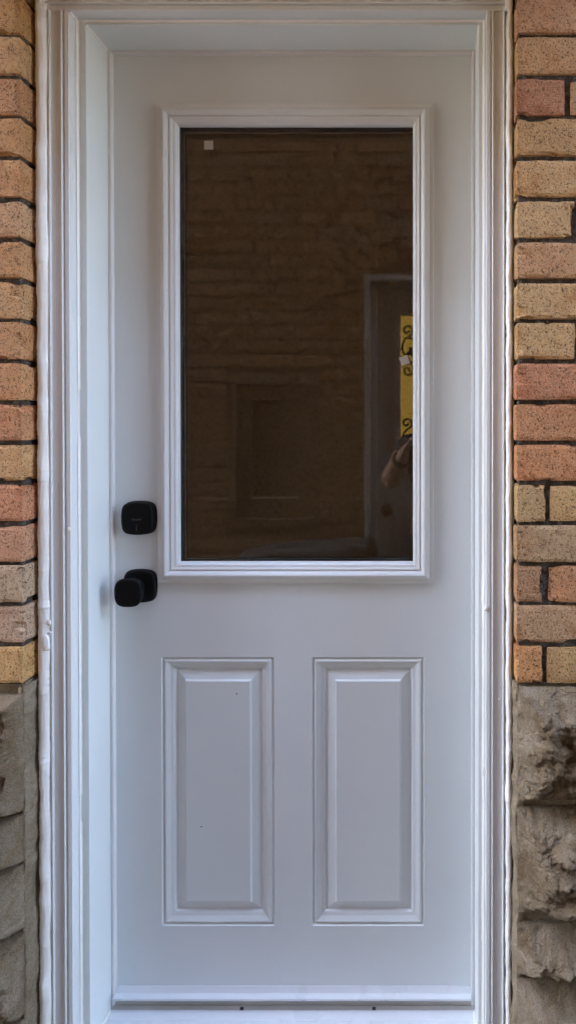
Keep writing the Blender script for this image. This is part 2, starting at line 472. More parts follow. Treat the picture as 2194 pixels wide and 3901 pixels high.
def caulk(name, x0, x1, y0, y1, z0, z1, bulge, seed, parent, axis='z', ragged=.0016, ripple=1.0, nu=12, dz=.0016):
    nv = int((z1-z0)/dz); vs = []; fs = []
    rng = random.Random(seed); ridges = []; z = z0
    while z < z1:
        z += rng.uniform(.03, .15) if rng.random() > .45 else rng.uniform(.004, .013)
        ridges.append((z, rng.uniform(.3, 1.0), rng.uniform(.0025, .008)))
    for j in range(nv+1):
        z = z0+(z1-z0)*j/nv
        ra = ragged*(noise.noise(Vector((seed, 1, z*25)))*1.3+noise.noise(Vector((seed, 2, z*160)))*.7)
        rb = ragged*(noise.noise(Vector((seed, 3, z*18)))*1.5+noise.noise(Vector((seed, 4, z*150)))*.6)
        for i in range(nu+1):
            t = i/nu
            x = x0+ra+(x1+rb-x0-ra)*t
            y = y0+(y1-y0)*t
            arch = math.sin(math.pi*min(1, max(0, t)))
            zz = z        # ridges sag into crescents
            h = bulge*arch**.55*(1+.22*noise.noise(Vector((seed, 9, z*14))))
            for (zr_, a, s) in ridges:
                dd = (z+.005*arch-zr_)/s
                if -3 < dd < 6:
                    h += ripple*a*.0020*arch**.8*(math.exp(-dd*dd) if dd < 0 else math.exp(-dd*dd*.12))
            h += ripple*.0007*noise.noise(Vector((t*14, seed, z*30)))+.0004*noise.noise(Vector((t*40, seed, z*9)))
            y -= h
            if t in (0.0, 1.0): y += .004
            vs.append((x, y, z) if axis == 'z' else (z, y, x))
    for j in range(nv):
        for i in range(nu): fs.append((j*(nu+1)+i, j*(nu+1)+i+1, (j+1)*(nu+1)+i+1, (j+1)*(nu+1)+i))
    b = len(vs)                                          # closed at the back
    o = obj(name, mesh(name, vs, fs), M['caulk'], parent, True)
    bm = bmesh.new(); bm.from_mesh(o.data)
    ed = [e for e in bm.edges if e.is_boundary]
    r = bmesh.ops.extrude_edge_only(bm, edges=ed)
    for g in r['geom']:
        if isinstance(g, bmesh.types.BMVert): g.co.y += .022
    bmesh.ops.recalc_face_normals(bm, faces=bm.faces)
    bm.to_mesh(o.data); bm.free()
    for p_ in o.data.polygons: p_.use_smooth = True
    return o
caulk('caulk_bead', BX0+.0045, ML-.0395, -.112, -.1090, ZS-.14, ZHEAD+.01, .0095, 3.3, frame)
caulk('caulk_bead', MR+.0375, BX1-.0025, -.1090, -.112, ZS-.14, ZHEAD+.01, .0085, 8.1, frame, ragged=.002)
caulk('caulk_bead', ZHEAD-.008, ZHEAD+.014, -.105, -.115, BX0, BX1, .004, 5.0, frame, axis='x')
def dab(px, py, y, r, seed, sx=1, sz=1):
    c = at(px, py, y); bm = bmesh.new(); bmesh.ops.create_icosphere(bm, subdivisions=3, radius=1)
    for v in bm.verts:
        k = 1+.35*noise.noise(v.co*1.7+Vector((seed, 0, 0)))
        v.co = Vector((c.x+v.co.x*r*k*sx, c.y+v.co.y*r*.45*k, c.z+v.co.z*r*k*sz))
    me = bpy.data.meshes.new('caulk_dab'); bm.to_mesh(me); bm.free()
    obj('caulk_dab', me, M['caulk'], frame, True)
dab(264, 2016, -.1135, .0036, 1, .9, 1.3); dab(1851, 2318, -.1135, .0042, 2, .9, 1.5); dab(1901, 2663, -.1125, .0024, 3)
dab(1840, 2940, -.100, .0040, 4, .8, 2.2); dab(1953, 2990, -.113, .0050, 5, .6, 1.6); dab(1944, 3170, -.112, .0060, 6, .8, 2.2)
dab(188, 2372, -.117, .0050, 7, .8, 1.2); dab(160, 2395, -.117, .0045, 8, .6, 1.8); dab(176, 2450, -.118, .0085, 9, .9, 2.2); dab(190, 2410, -.116, .0035, 10, 1.3, .8)
dab(1938, 20, -.118, .0070, 11, 1, 2.5); dab(150, 30, -.118, .0080, 12, 1, 2.4)
# thin beads in the corner between brickmould and jamb
def fillet(name, x, sgn, z0, z1, r, seed, axis='z'):
    vs = []; fs = []; n = int((z1-z0)/.004); K = 5
    for j in range(n+1):
        z = z0+(z1-z0)*j/n
        rr = r*(1+.22*noise.noise(Vector((seed, z*9, 0)))+.2*noise.noise(Vector((seed, z*60, 3))))
        if noise.noise(Vector((seed, z*5, 8))) < -.38: rr *= .55
        for k in range(K+1):
            a = k/K*math.pi/2
            # concave-flat bead
            u, v = rr*(1-.75*math.sin(a)), rr*(1-.75*math.cos(a))
            p_ = (x+sgn*u, YJ-v-.0002)
            vs.append((p_[0], p_[1], z) if axis == 'z' else (z, p_[1], p_[0]))
    for j in range(n):
        for k in range(K): fs.append((j*(K+1)+k, j*(K+1)+k+1, (j+1)*(K+1)+k+1, (j+1)*(K+1)+k))
    return obj(name, mesh(name, vs, fs), M['caulk'], frame, True)
fillet('caulk_line', ML+.0002, 1, ZS-.02, MH-.002, .0055, 1.0)
fillet('caulk_line', MR-.0002, -1, ZS-.02, MH-.002, .0065, 2.0)
fillet('caulk_line', MH-.0002, -1, ML+.001, MR-.001, .0045, 3.0, 'x')
# bead running from the sill corner up the jamb
def blob(x, sgn, seed):
    vs = []; fs = []; n = 60; K = 8
    for j in range(n+1):
        t = j/n; y = -.014-.10*t
        for k in range(K+1):
            a = k/K*math.pi
            rr = (.0042+.0014*noise.noise(Vector((seed, t*9, 1)))+.0008*noise.noise(Vector((seed, t*40, k))))*min(1, (t+.02)*12)
            vs.append((x+sgn*rr*(.15+.9*math.sin(a)), y, zt-.0005-.0045*t+.001+rr*(.6-.95*math.cos(a))*.9))
    for j in range(n):
        for k in range(K): fs.append((j*(K+1)+k, j*(K+1)+k+1, (j+1)*(K+1)+k+1, (j+1)*(K+1)+k))
    return obj('caulk_dab', mesh('caulk_dab', vs, fs), M['caulk'], frame, True)
blob(JL, 1, 2.0); blob(JR, -1, 5.0)

def bead(a, b_, r, seed, name='caulk_line'):
    a, b_ = Vector(a), Vector(b_); vs = []; fs = []; n = 30; K = 8
    for j in range(n+1):
        c = a.lerp(b_, j/n)
        for k in range(K):
            t = 2*math.pi*k/K; rr = r*(1+.25*noise.noise(Vector((seed, j*.3, 0))))
            vs.append((c.x+rr*math.cos(t), c.y, c.z+rr*math.sin(t)))
    for j in range(n):
        for k in range(K): fs.append((j*K+k, j*K+(k+1) % K, (j+1)*K+(k+1) % K, (j+1)*K+k))
    return obj(name, mesh(name, vs, fs), M['caulk'], frame, True)
bead((JL-.001, YJ-.001, JH+.001), (JL-.001, -.011, JH+.001), .0045, 1)
bead((JR+.001, YJ-.001, JH+.001), (JR+.001, -.011, JH+.001), .0035, 2)
bead((ML-.001, -.111, MH+.001), (ML-.001, YJ-.001, MH+.001), .005, 3)

# ------------------------------------------------------------------ the door
DX0, DX1 = JL+.0075, JR-.0075
DZ0, DZ1 = ZP(3808, 0), JH-.005
door = empty('entry_door', 'white steel entry door with tall half glass, two raised panels and black lock and knob', 'door', ((DX0+DX1)/2, .02, zt))
# window trim rectangle and panels (outer edges) on the door face
TX0, TX1, TZ0, TZ1 = XP(603, -.002), XP(1650, -.002), ZP(2220, -.002), ZP(397, -.002)
P1 = (XP(616, 0, 3000), XP(1046, 0, 3000)); P2 = (XP(1187, 0, 3000), XP(1615, 0, 3000))
PZ0, PZ1 = ZP(3528, 0), ZP(2503, 0)
xs = [DX0, TX0+.03, P1[0], P1[1], P2[0], P2[1]]; 
xs = sorted([DX0, DX1, TX0+.02, TX1-.02, P1[0], P1[1], P2[0], P2[1]])
zs = sorted([DZ0, DZ1, TZ0+.02, TZ1-.02, PZ0, PZ1])
vs = []; fs = []; vid = {}
def V(x, y, z):
    k = (round(x, 6), round(y, 6), round(z, 6))
    if k not in vid: vid[k] = len(vs); vs.append(k)
    return vid[k]
holes = [(TX0+.02, TX1-.02, TZ0+.02, TZ1-.02), (*P1, PZ0, PZ1), (*P2, PZ0, PZ1)]
for i in range(len(xs)-1):
    for j in range(len(zs)-1):
        cx, cz = (xs[i]+xs[i+1])/2, (zs[j]+zs[j+1])/2
        win = holes[0][0] < cx < holes[0][1] and holes[0][2] < cz < holes[0][3]
        if not any(a < cx < b and c < cz < d for a, b, c, d in holes):
            fs.append((V(xs[i], 0, zs[j]), V(xs[i+1], 0, zs[j]), V(xs[i+1], 0, zs[j+1]), V(xs[i], 0, zs[j+1])))
        if not win:
            fs.append((V(xs[i], .044, zs[j]), V(xs[i], .044, zs[j+1]), V(xs[i+1], .044, zs[j+1]), V(xs[i+1], .044, zs[j])))
def side(a, b):
    fs.append((V(a[0], 0, a[1]), V(a[0], .044, a[1]), V(b[0], .044, b[1]), V(b[0], 0, b[1])))
for a, b in (((DX0, DZ0), (DX1, DZ0)), ((DX1, DZ0), (DX1, DZ1)), ((DX1, DZ1), (DX0, DZ1)), ((DX0, DZ1), (DX0, DZ0))): side(a, b)
h = holes[0]
for a, b in (((h[0], h[2]), (h[1], h[2])), ((h[1], h[2]), (h[1], h[3])), ((h[1], h[3]), (h[0], h[3])), ((h[0], h[3]), (h[0], h[2]))): side(b, a)
obj('slab', mesh('slab', vs, fs), M['door'], door)
pan = curvy([(0, 0), (.0008, .0004), (.0030, .0032), (.0050, .0036), (.0062, .0022), (.0085, .0004), (.0105, .0003), (.0130, .0014), (.0165, .0030), (.0200, .0045), (.0235, .0052), (.0270, .0064), (.0295, .0088), (.0312, .0092), (.0330, .0090)], 3)
pan += [(.0500, .0042), (.0515, .0036)] + curvy([(.0515, .0036), (.0525, .0022), (.0540, .0008), (.0555, .0004), (.0560, .0004)], 3)[1:]
pan = [(t_, y_*1.12) for t_, y_ in pan]
for P in (P1, P2):
    ring('raised_panel', P[0], P[1], PZ0, PZ1, pan, M['door'], door, cap=True)
tp = [(0, .0), (0, -.0048), (.0006, -.0056), (.0085, -.0056), (.0095, -.0058), (.0100, -.0082)] + curvy([(.0100, -.0082), (.0120, -.0098), (.0132, -.0100), (.0140, -.0108), (.0158, -.0128), (.0182, -.0137), (.0208, -.0130), (.0236, -.0110), (.0262, -.0088), (.0276, -.0082)], 3)[1:]
tp += [(.0282, -.0062), (.0290, -.0062), (.0293, -.0080)] + curvy([(.0293, -.0080), (.0310, -.0086), (.0330, -.0076), (.0350, -.0062), (.0364, -.0056)], 3)[1:] + [(.0368, -.0046), (.0374, -.0050)] + curvy([(.0374, -.0050), (.0395, -.0046), (.0420, -.0026), (.0440, .0000), (.0450, .0030), (.0455, .0080)], 3)[1:]
trim = ring('window_trim', TX0, TX1, TZ0, TZ1, tp, M['trim'], door)
gx0, gx1, gz0, gz1 = TX0+.0453, TX1-.0453, TZ0+.0453, TZ1-.0453
gp = MB().box(gx0-.01, gx1+.01, .0082, .0112, gz0-.01, gz1+.01).build('glass_pane', M['glass'], door)
MB().box(gx0-.01, gx1+.01, .0270, .0300, gz0-.01, gz1+.01).build('glass_pane', M['glass'], door)
# spacer between the panes
s = MB(); e = .0012
for a in ((gx0-.009, gx0+e, gz0-.009, gz1+.009), (gx1-e*.6, gx1+.009, gz0-.009, gz1+.009), (gx0+e, gx1-e*.6, gz0-.009, gz0+e*.7), (gx0+e, gx1-e*.6, gz1-e*.2, gz1+.009)):
    s.box(a[0], a[1], .0116, .0266, a[2], a[3])
s.build('spacer', M['gap'], door)
ring('window_trim', TX0, TX1, TZ0, TZ1, [(0, .0442), (0, .052), (.02, .055), (.044, .05), (.0455, .0305)], M['trim'], door)
m, nt, p = newmat('off_white_foam'); p.inputs['Base Color'].default_value = (.42, .37, .32, 1); p.inputs['Roughness'].default_value = .8; M['foam'] = m
def sticker(px, py, rot, s=.0098, name='pad'):
    c = at(px, py, .0076)
    q = [Vector((math.cos(R(rot+45+90*i)), 0, math.sin(R(rot+45+90*i))))*s*1.414 for i in range(4)]
    vs = [c+v for v in q]+[c+v*.96+Vector((0, -.0016, 0)) for v in q]
    vs = [Vector((v.x, v.y+.0004, v.z)) for v in vs]
    o = obj('adhesive_pad', mesh('adhesive_pad', vs, [(3,2,1,0)[::-1], (4,5,6,7), (0,1,5,4), (1,2,6,5), (2,3,7,6), (3,0,4,7)]), M['foam'], gp)
    bm = bmesh.new(); bm.from_mesh(o.data); bmesh.ops.recalc_face_normals(bm, faces=bm.faces); bm.to_mesh(o.data); bm.free()
    return o
sticker(795, 553, 1)['label'] = 'square pad in the upper left of the glass'
sticker(1540, 1373, 20, .0095)['label'] = 'tilted square pad near the right edge of the glass'
m, nt, p = newmat('dark_speck'); p.inputs['Base Color'].default_value = (.05, .045, .04, 1); M['speck'] = m
for px, py, a_ in ((902, 2643, 70), (768, 3149, 20)):
    c = at(px, py, 0); q = []
    for i in range(8):
        t = 2*math.pi*i/8; u, v = .0011*math.cos(t), .0023*math.sin(t)
        q.append((c.x+u*math.sin(R(a_))+v*math.cos(R(a_)), -.0003, c.z+v*math.sin(R(a_))-u*math.cos(R(a_))))
    q += [(x_, .001, z_) for x_, _, z_ in q]
    obj('speck', mesh('speck', q, [tuple(range(8))]+[(i, (i+1) % 8, 8+(i+1) % 8, 8+i) for i in range(8)]), M['speck'], door)
# door sweep
a = lambda py, y: ZP(py, y)
sw = [(a(3757, -.0012), 0.0004), (a(3757, -.002), -.0022), (a(3763, -.003), -.0034), (a(3785, -.008), -.0075)] + [(a(3789, -.010), -.0115), (a(3806, -.02), -.0195), (a(3809, -.02), -.0200)] + [(a(3813, -.018), -.0185), (a(3812, -.010), -.0105), (a(3812, -.010), .0004)]
extrude('door_sweep', sw, 'x', DX0+.0006, DX1-.0006, M['sill'], door)
MB().box(DX0+.001, DX1-.001, -.004, .043, zt+.013, DZ0-.0004).build('bottom_seal', M['gap'], door)

# squircle discs for the lock and the knob
def squircle(cx, cz, layers, name, mat, parent, n=96, p=7.0, bulge=.11):
    """layers: (y, half width, half height)"""
    vs = []; fs = []
    for (y, a, b) in layers:
        for k in range(n):
            t = 2*math.pi*k/n; c, s_ = math.cos(t), math.sin(t)
            r = (abs(c)**p+abs(s_)**p)**(-1/p)
            u, v = r*c, r*s_
            vs.append((cx+a*u*(1-bulge*v*v), y, cz+b*v*(1-bulge*u*u)))
    L = len(layers)
    for i in range(L-1):
        for k in range(n):
            fs.append((i*n+k, i*n+(k+1) % n, (i+1)*n+(k+1) % n, (i+1)*n+k))
    fs.append(tuple(range(n))[::-1]); fs.append(tuple(range((L-1)*n, L*n)))
    o = obj(name, mesh(name, vs, fs), mat, parent)
    bm = bmesh.new(); bm.from_mesh(o.data); bmesh.ops.recalc_face_normals(bm, faces=bm.faces); bm.to_mesh(o.data); bm.free()
    for q in o.data.polygons: q.use_smooth = len(q.vertices) == 4
    return o
HXc = XP(522, -.016)
ZL, ZK = ZP(1975, -.014), ZP(2236, -.012)
lock = squircle(HXc, ZL, [(.0005, .0365, .0370), (-.003, .0368, .0372), (-.016, .0345, .0355), (-.0175, .0338, .0348), (-.0184, .032, .033), (-.0188, .028, .029)], 'deadbolt', M['black'], door)
cyl = MB(); cz = ZL-.0205; cx = HXc+.0005
vs = []; fs = []
for y, r in ((-.0186, .0098), (-.0200, .0096), (-.0200, .0088), (-.0192, .0084), (-.0192, .0001)):
    for k in range(32): vs.append((cx+r*math.cos(k*math.pi/16), y, cz+r*math.sin(k*math.pi/16)))
for i in range(4):
    for k in range(32): fs.append((i*32+k, i*32+(k+1) % 32, (i+1)*32+(k+1) % 32, (i+1)*32+k))
obj('lock_cylinder', mesh('lock_cylinder', vs, fs), M['black'], lock)
kw = [(-.0008, .0058), (.0016, .0050), (.0010, .0028), (-.0006, .0012), (-.0004, -.0006), (.0012, -.0022), (.0004, -.0044), (-.0014, -.0054)]
ks = MB()
for i in range(len(kw)-1):
    (x0, z0), (x1, z1) = kw[i], kw[i+1]
    dx, dz = x1-x0, z1-z0; L = math.hypot(dx, dz); nx, nz = -dz/L*.0006, dx/L*.0006
    ks.add([(cx+x0-nx, -.0196, cz+z0-nz), (cx+x1-nx, -.0196, cz+z1-nz), (cx+x1+nx, -.0196, cz+z1+nz), (cx+x0+nx, -.0196, cz+z0+nz)], [(0, 1, 2, 3)])
kso = ks.build('keyway', M['engrave'], lock)
tc = bpy.data.curves.new('lettering', 'FONT'); tc.body = 'SCHLAGE'; tc.size = .0048; tc.align_x = 'CENTER'; tc.extrude = .00015
to = bpy.data.objects.new('t', tc); C.objects.link(to); bpy.context.view_layer.update()
me = bpy.data.meshes.new_from_object(to); bpy.data.objects.remove(to)
me.transform(Matrix.Translation((HXc+.0005, -.0190, ZL-.0035)) @ Matrix.Rotation(R(90), 4, 'X'))
obj('lettering', me, M['engrave'], lock)
knob = squircle(HXc+.0005, ZK, [(.0005, .0362, .0364), (-.003, .0365, .0366), (-.008, .0352, .0355), (-.0100, .0338, .0342), (-.0108, .031, .0315)], 'knob_rosette', M['black'], door)
kx, kz = XP(488, -.052), ZP(2258, -.052)
squircle(HXc, ZK, [(-.0105, .0150, .0150), (-.016, .0130, .0130), (-.032, .0125, .0125), (-.036, .015, .015)], 'knob_shank', M['black'], knob, p=2.0, bulge=0)
squircle(kx, kz, [(-.0345, .0190, .0195), (-.0350, .0235, .024), (-.0365, .0255, .0262), (-.045, .0272, .0285), (-.0525, .0283, .0300), (-.0545, .0280, .0297), (-.0560, .0262, .028), (-.0566, .022, .0235), (-.0569, .014, .015)], 'door_knob', M['black'], knob, p=3.6, bulge=.05)

# brown sheet added close behind the glass to give its even brown veil
M['shade'] = rough_mat('brown_backing_sheet', (.122, .072, .034), (.130, .077, .037), (.115, .067, .032), .3, .0004)
sh = MB(); nxs = 40
vs = []; fs = []
for i in range(nxs+1):
    x = gx0+.001+(gx1-gx0-.002)*i/nxs; y = .0325+.0008*math.sin(i*.55)
    vs += [(x, y, gz0+.001), (x, y, gz1-.001), (x, y+.002, gz1-.001), (x, y+.002, gz0+.001)]
for i in range(nxs):
    for k in range(4):
        a_, b_ = i*4+k, i*4+(k+1) % 4; fs.append((a_, a_+4, b_+4, b_))
fs += [(0, 1, 2, 3), tuple(nxs*4+k for k in (3, 2, 1, 0))]
sob = obj('added_backing', mesh('added_backing', vs, fs), M['shade'])
tag(sob, 'added dark brown sheet close behind the tall door glass, giving its even brown veil', 'window shade')
# hallway behind the glass
hw = MB(); hw.box(-1.2, .6, 2.6, 2.65, ZG, 2.6).box(-1.25, -1.2, .16, 2.65, ZG, 2.6).box(.6, .65, .16, 2.65, ZG, 2.6).box(-1.25, .65, .16, 2.65, 2.6, 2.65).box(-1.25, .65, .16, 2.65, ZG-.05, ZG)
hw.build('hallway', M['hall'])['kind'] = 'structure'

# ------------------------------------------------------------------ the house across the passage (seen in the glass)
WY = -1.75; NT = 5.3
S2 = 702.0
nx = lambda px: (px-1620)/S2
nz = lambda py: ZC+(1620-py)/S2
nh = empty('brick_house', 'brown brick house across the narrow passage, mirrored in the door glass', 'house', (-.5, WY-.1, ZG))
W = (nx(862), nx(1215), nz(2012), nz(1432))            # boarded window
ND = (nx(1388), nx(1388)+1.02, ZG, nz(1046))           # door opening
NX0, NX1 = -4.4, 3.6
xs = sorted([NX0, W[0], W[1], ND[0], ND[1], NX1]); zs = sorted([ZG, W[2], W[3], ND[3], NT])
mb = MB()
for i in range(5):
    for j in range(4):
        cx_, cz_ = (xs[i]+xs[i+1])/2, (zs[j]+zs[j+1])/2
        if any(q[0] < cx_ < q[1] and q[2] < cz_ < q[3] for q in (W, ND)): continue
        mb.box(xs[i], xs[i+1], WY-.30, WY-.008, zs[j], zs[j+1])
mb.build('mortar', M['mortar_brown'], nh)
# segmental arch over the door
acx = (ND[0]+ND[1])/2; rise = .13; half = (ND[1]-ND[0])/2; AR = (half*half+rise*rise)/(2*rise); acz = ND[3]-AR+rise-.02
farn = MB(); farnt = []
NB = brick_mesh(.215, .0685, .09, 55, 2); cache = {}
def rowt(): 
    c = random.choice([(138, 112, 90), (134, 108, 86), (142, 114, 90), (132, 104, 84), (130, 110, 92)]); return c
def nbrick(x0, wd, z0, near):
    if near:
        key = round(wd, 2)
        if key not in cache: cache[key] = brick_mesh(key, .0695, .09, 60+len(cache), 2)
        o = obj('brick', cache[key], M['brick'], nh)
        o.location = Vector((x0, WY+random.uniform(-.002, .002), z0+.0045))
        # the far house faces +y: turn the brick about z so its front looks this way
        o.rotation_euler = (0, 0, math.pi); o.location.x = x0+key
        o.color = (*lin(*rowt()), 1)
    else:
        n0 = len(farn.f); j = random.uniform(-.001, .001)
        b0 = len(farn.v); farn.cbox(-(x0+wd), -x0, 0, .03, z0+.0045, z0+.0735, .003)
        for q in range(b0, len(farn.v)):
            v = farn.v[q]; farn.v[q] = (-v[0], WY+j-v[1], v[2])
        t = rowt(); farnt.extend([t]*(len(farn.f)-n0))
zc_ = ZG; k = 0
while zc_ < NT-.08:
    x = NX0+(.11 if k % 2 else 0)
    while x < NX1:
        wd = .215 if (k % 6) else .102
        segs = [(x, x+wd)]
        for q in (W, ND):
            zt_ = q[3]
            ns = []
            for (a_, b_) in segs:
                if zc_+.07 > q[2] and zc_ < zt_-.005 and b_ > q[0] and a_ < q[1]:
                    if a_ < q[0]-.02: ns.append((a_, q[0]))
                    if b_ > q[1]+.02: ns.append((q[1], b_))
                else: ns.append((a_, b_))
            segs = ns
        for (a_, b_) in segs:
            mx_, mz_ = (a_+b_)/2, zc_+.035
            r_ = math.hypot(mx_-acx, mz_-acz)
            if abs(mx_-acx) < half+.16 and mz_ > ND[3]-.03 and r_ < AR+.25: 
                continue
            near = -1.42 < mx_ < .08 and .5 < mz_ < 3.0
            nbrick(a_, b_-a_, zc_, near)
        x += wd+.009
    zc_ += .078; k += 1
o = farn.build('brick_courses', M['brickf'], nh); o['kind'] = 'stuff'
ca = o.data.color_attributes.new('tint', 'FLOAT_COLOR', 'CORNER')
for p_, t in zip(o.data.polygons, farnt):
    for l in p_.loop_indices: ca.data[l].color = (*lin(*t), 1)
amax = math.asin((half+.14)/AR)
archm = brick_mesh(.066, .105, .09, 77, 2)
for rg in range(2):
    r0 = AR+.012+rg*.113; n = int(2*amax*r0/.075)
    for i in range(n):
        t = -amax+2*amax*(i+.5)/n
        o = obj('arch_brick', archm, M['brick'], nh)
        mat_ = Matrix.Translation((acx+math.sin(t)*r0, WY+.002, acz+math.cos(t)*r0)) @ Matrix.Rotation(t, 4, 'Y') @ Matrix.Rotation(math.pi, 4, 'Z') @ Matrix.Translation((-.033, 0, 0))
        o.matrix_world = mat_; o.matrix_parent_inverse = Matrix.Translation(-Vector(nh.location)); o.matrix_basis = mat_
        o.color = (*lin(*rowt()), 1)
# boarded window
hat = empty('boarded_window', 'small brown boarded window with a wooden frame in the brick wall across the passage', 'window', ((W[0]+W[1])/2, WY-.05, W[2]))
hatc = hat
def yrect(mb, x0, x1, z0, z1, ya, yb): mb.box(x0, x1, ya, yb, z0, z1)
b = .045
f1 = MB(); f1.box(W[0], W[0]+b, WY-.08, WY-.004, W[2], W[3]).box(W[1]-b, W[1], WY-.08, WY-.004, W[2], W[3]).box(W[0]+b, W[1]-b, WY-.08, WY-.004, W[3]-b, W[3]).box(W[0]+b, W[1]-b, WY-.08, WY+.006, W[2], W[2]+b)
bevel(f1.build('window_frame', M['wood'], hat), .003)
xi0, xi1, zi0, zi1 = nx(945), nx(1128), nz(1965), nz(1522)
f2 = MB(); a0, a1, c0, c1 = W[0]+b+.002, W[1]-b-.002, W[2]+b+.002, W[3]-b-.002
f2.box(a0, xi0, WY-.06, WY-.02, c0, c1).box(xi1, a1, WY-.06, WY-.02, c0, c1).box(xi0, xi1, WY-.06, WY-.02, zi1, c1).box(xi0, xi1, WY-.06, WY-.02, c0, nz(1905))
bevel(f2.build('sash', M['wood'], hat), .003)
MB().box(xi0-.001, xi1+.001, WY-.075, WY-.045, c0, c1).build('board', M['wood'], hat)
m, nt, p = newmat('pale_edge'); p.inputs['Base Color'].default_value = (.5, .45, .36, 1); M['pale_line'] = m
MB().box(xi0+.003, xi1-.003, WY-.044, WY-.030, nz(1905), nz(1905)+.006).build('ledge', M['pale_line'], hat)  # paler strip along the lower edge of the board

# the other door
nd = empty('entry_door', 'white door across the passage with amber glass behind black iron scrolls', 'door', (acx, WY-.1, ZG))
M['white2'] = paint('white_wood', (.40, .38, .37), .4)
q0, q1, q3 = ND[0], ND[1], ND[3]
fr = MB(); fw = .062
fr.box(q0, q0+.03, WY-.12, WY+.03, ZG, q3).box(q0+.03, q0+fw, WY-.12, WY-.02, ZG, q3-.03)
fr.box(q1-.03, q1, WY-.12, WY+.03, ZG, q3).box(q1-fw, q1-.03, WY-.12, WY-.02, ZG, q3-.03)
fr.box(q0+.03, q1-.03, WY-.12, WY+.012, q3-.03, q3).box(q0+fw, q1-fw, WY-.12, WY-.02, q3-fw, q3-.03)
bevel(fr.build('door_casing', M['white2'], nd), .003)
gx0_, gx1_, gz0_, gz1_ = nx(1522), nx(1522)+.58, nz(1742), nz(1190)
sx0, sx1, sz0, sz1 = q0+fw, q1-fw, ZG+.02, q3-fw
sl = MB(); ys = (WY-.10, WY-.055)
sl.box(sx0, gx0_, *ys, sz0, sz1).box(gx1_, sx1, *ys, sz0, sz1).box(gx0_, gx1_, *ys, gz1_, sz1).box(gx0_, gx1_, *ys, sz0, gz0_)
sl.build('slab', M['white2'], nd)
gt = MB()
for (x0, x1, z0, z1) in ((gx0_-.035, gx0_, gz0_-.035, gz1_+.035), (gx1_, gx1_+.035, gz0_-.035, gz1_+.035), (gx0_, gx1_, gz1_, gz1_+.035), (gx0_, gx1_, gz0_-.035, gz0_)):
    gt.box(x0, x1, WY-.0545, WY-.045, z0, z1)
bevel(gt.build('window_trim', M['white2'], nd), .004)
for (x0, x1) in ((nx(1500), nx(1500)+.27), (nx(1500)+.33, nx(1500)+.60)):
    g_ = MB(); z1_, z0_ = nz(1972), ZG+.2
    for (u0, u1, v0, v1) in ((x0, x0+.02, z0_, z1_), (x1-.02, x1, z0_, z1_), (x0+.02, x1-.02, z1_-.02, z1_), (x0+.02, x1-.02, z0_, z0_+.02), (x0+.06, x1-.06, z0_+.06, z1_-.06)):
        g_.box(u0, u1, WY-.0545, WY-.046, v0, v1)
    bevel(g_.build('raised_panel', M['white2'], nd), .003)
m, nt, p = newmat('amber_lit_glass'); p.inputs['Base Color'].default_value = (.35, .22, .05, 1); p.inputs['Roughness'].default_value = .2
p.inputs['Emission Color'].default_value = (1.0, .60, .10, 1); p.inputs['Emission Strength'].default_value = .06; M['amber'] = m
MB().box(gx0_+.0005, gx1_-.0005, WY-.085, WY-.080, gz0_+.0005, gz1_-.0005).build('lit_glass', M['amber'], nd)
m, nt, p = newmat('black_iron'); p.inputs['Base Color'].default_value = (.01, .01, .01, 1); p.inputs['Roughness'].default_value = .5; M['iron'] = m
def tube(pts, r, name, mat, parent, n=6):
    cv = bpy.data.curves.new(name, 'CURVE'); cv.dimensions = '3D'; cv.bevel_depth = r; cv.bevel_resolution = 2
    for run in pts:
        s_ = cv.splines.new('POLY'); s_.points.add(len(run)-1)
        for i, q in enumerate(run): s_.points[i].co = (*q, 1)
    t = bpy.data.objects.new('t', cv); C.objects.link(t); bpy.context.view_layer.update()
    me = bpy.data.meshes.new_from_object(t); bpy.data.objects.remove(t); me.name = name
    return obj(name, me, mat, parent, True)
def spiral(cx, cz, r0, a0, turns, sgn, sx=1):
    out = []
    for i in range(40):
        t = i/39; r = r0*(1-t*.78); a_ = a0+sgn*turns*2*math.pi*t
        out.append((cx+sx*r*math.cos(a_), WY-.070, cz+r*math.sin(a_)))
    return out
runs = []
for mir in (1, -1):
    bx = gx0_ if mir > 0 else gx1_
    X = lambda px: bx+mir*(px-1522)/S2
    for (px, py, r, a0, tn, sg) in ((1548, 1248, 24, -80, 1.25, 1), (1552, 1318, 28, 90, .0, 1), (1550, 1405, 22, 40, 1.25, -1), (1546, 1612, 22, -70, 1.25, 1), (1552, 1690, 24, 80, 1.2, -1)):
        if tn == 0: continue
        pts = []
        for q in spiral(0, 0, r/S2, R(a0), tn, sg): pts.append((X(px)+mir*q[0], q[1], nz(py)+q[2]))
        runs.append(pts)
    # the S stems joining the scrolls
    S = [(1552, 1274), (1540, 1282), (1530, 1300), (1528, 1322), (1536, 1342), (1552, 1358), (1566, 1378), (1572, 1396), (1570, 1404)]
    runs.append([(X(a_), WY-.070, nz(b_)) for a_, b_ in S])
    runs.append([(X(a_), WY-.070, nz(b_)) for a_, b_ in [(1552, 1274), (1566, 1280), (1580, 1296), (1584, 1320)]])
    runs.append([(X(a_), WY-.070, nz(b_)) for a_, b_ in [(1552, 1634), (1536, 1648), (1530, 1668), (1540, 1700), (1556, 1714)]])
tube(runs, .0058, 'iron_scroll', M['iron'], nd)
lf = MB()
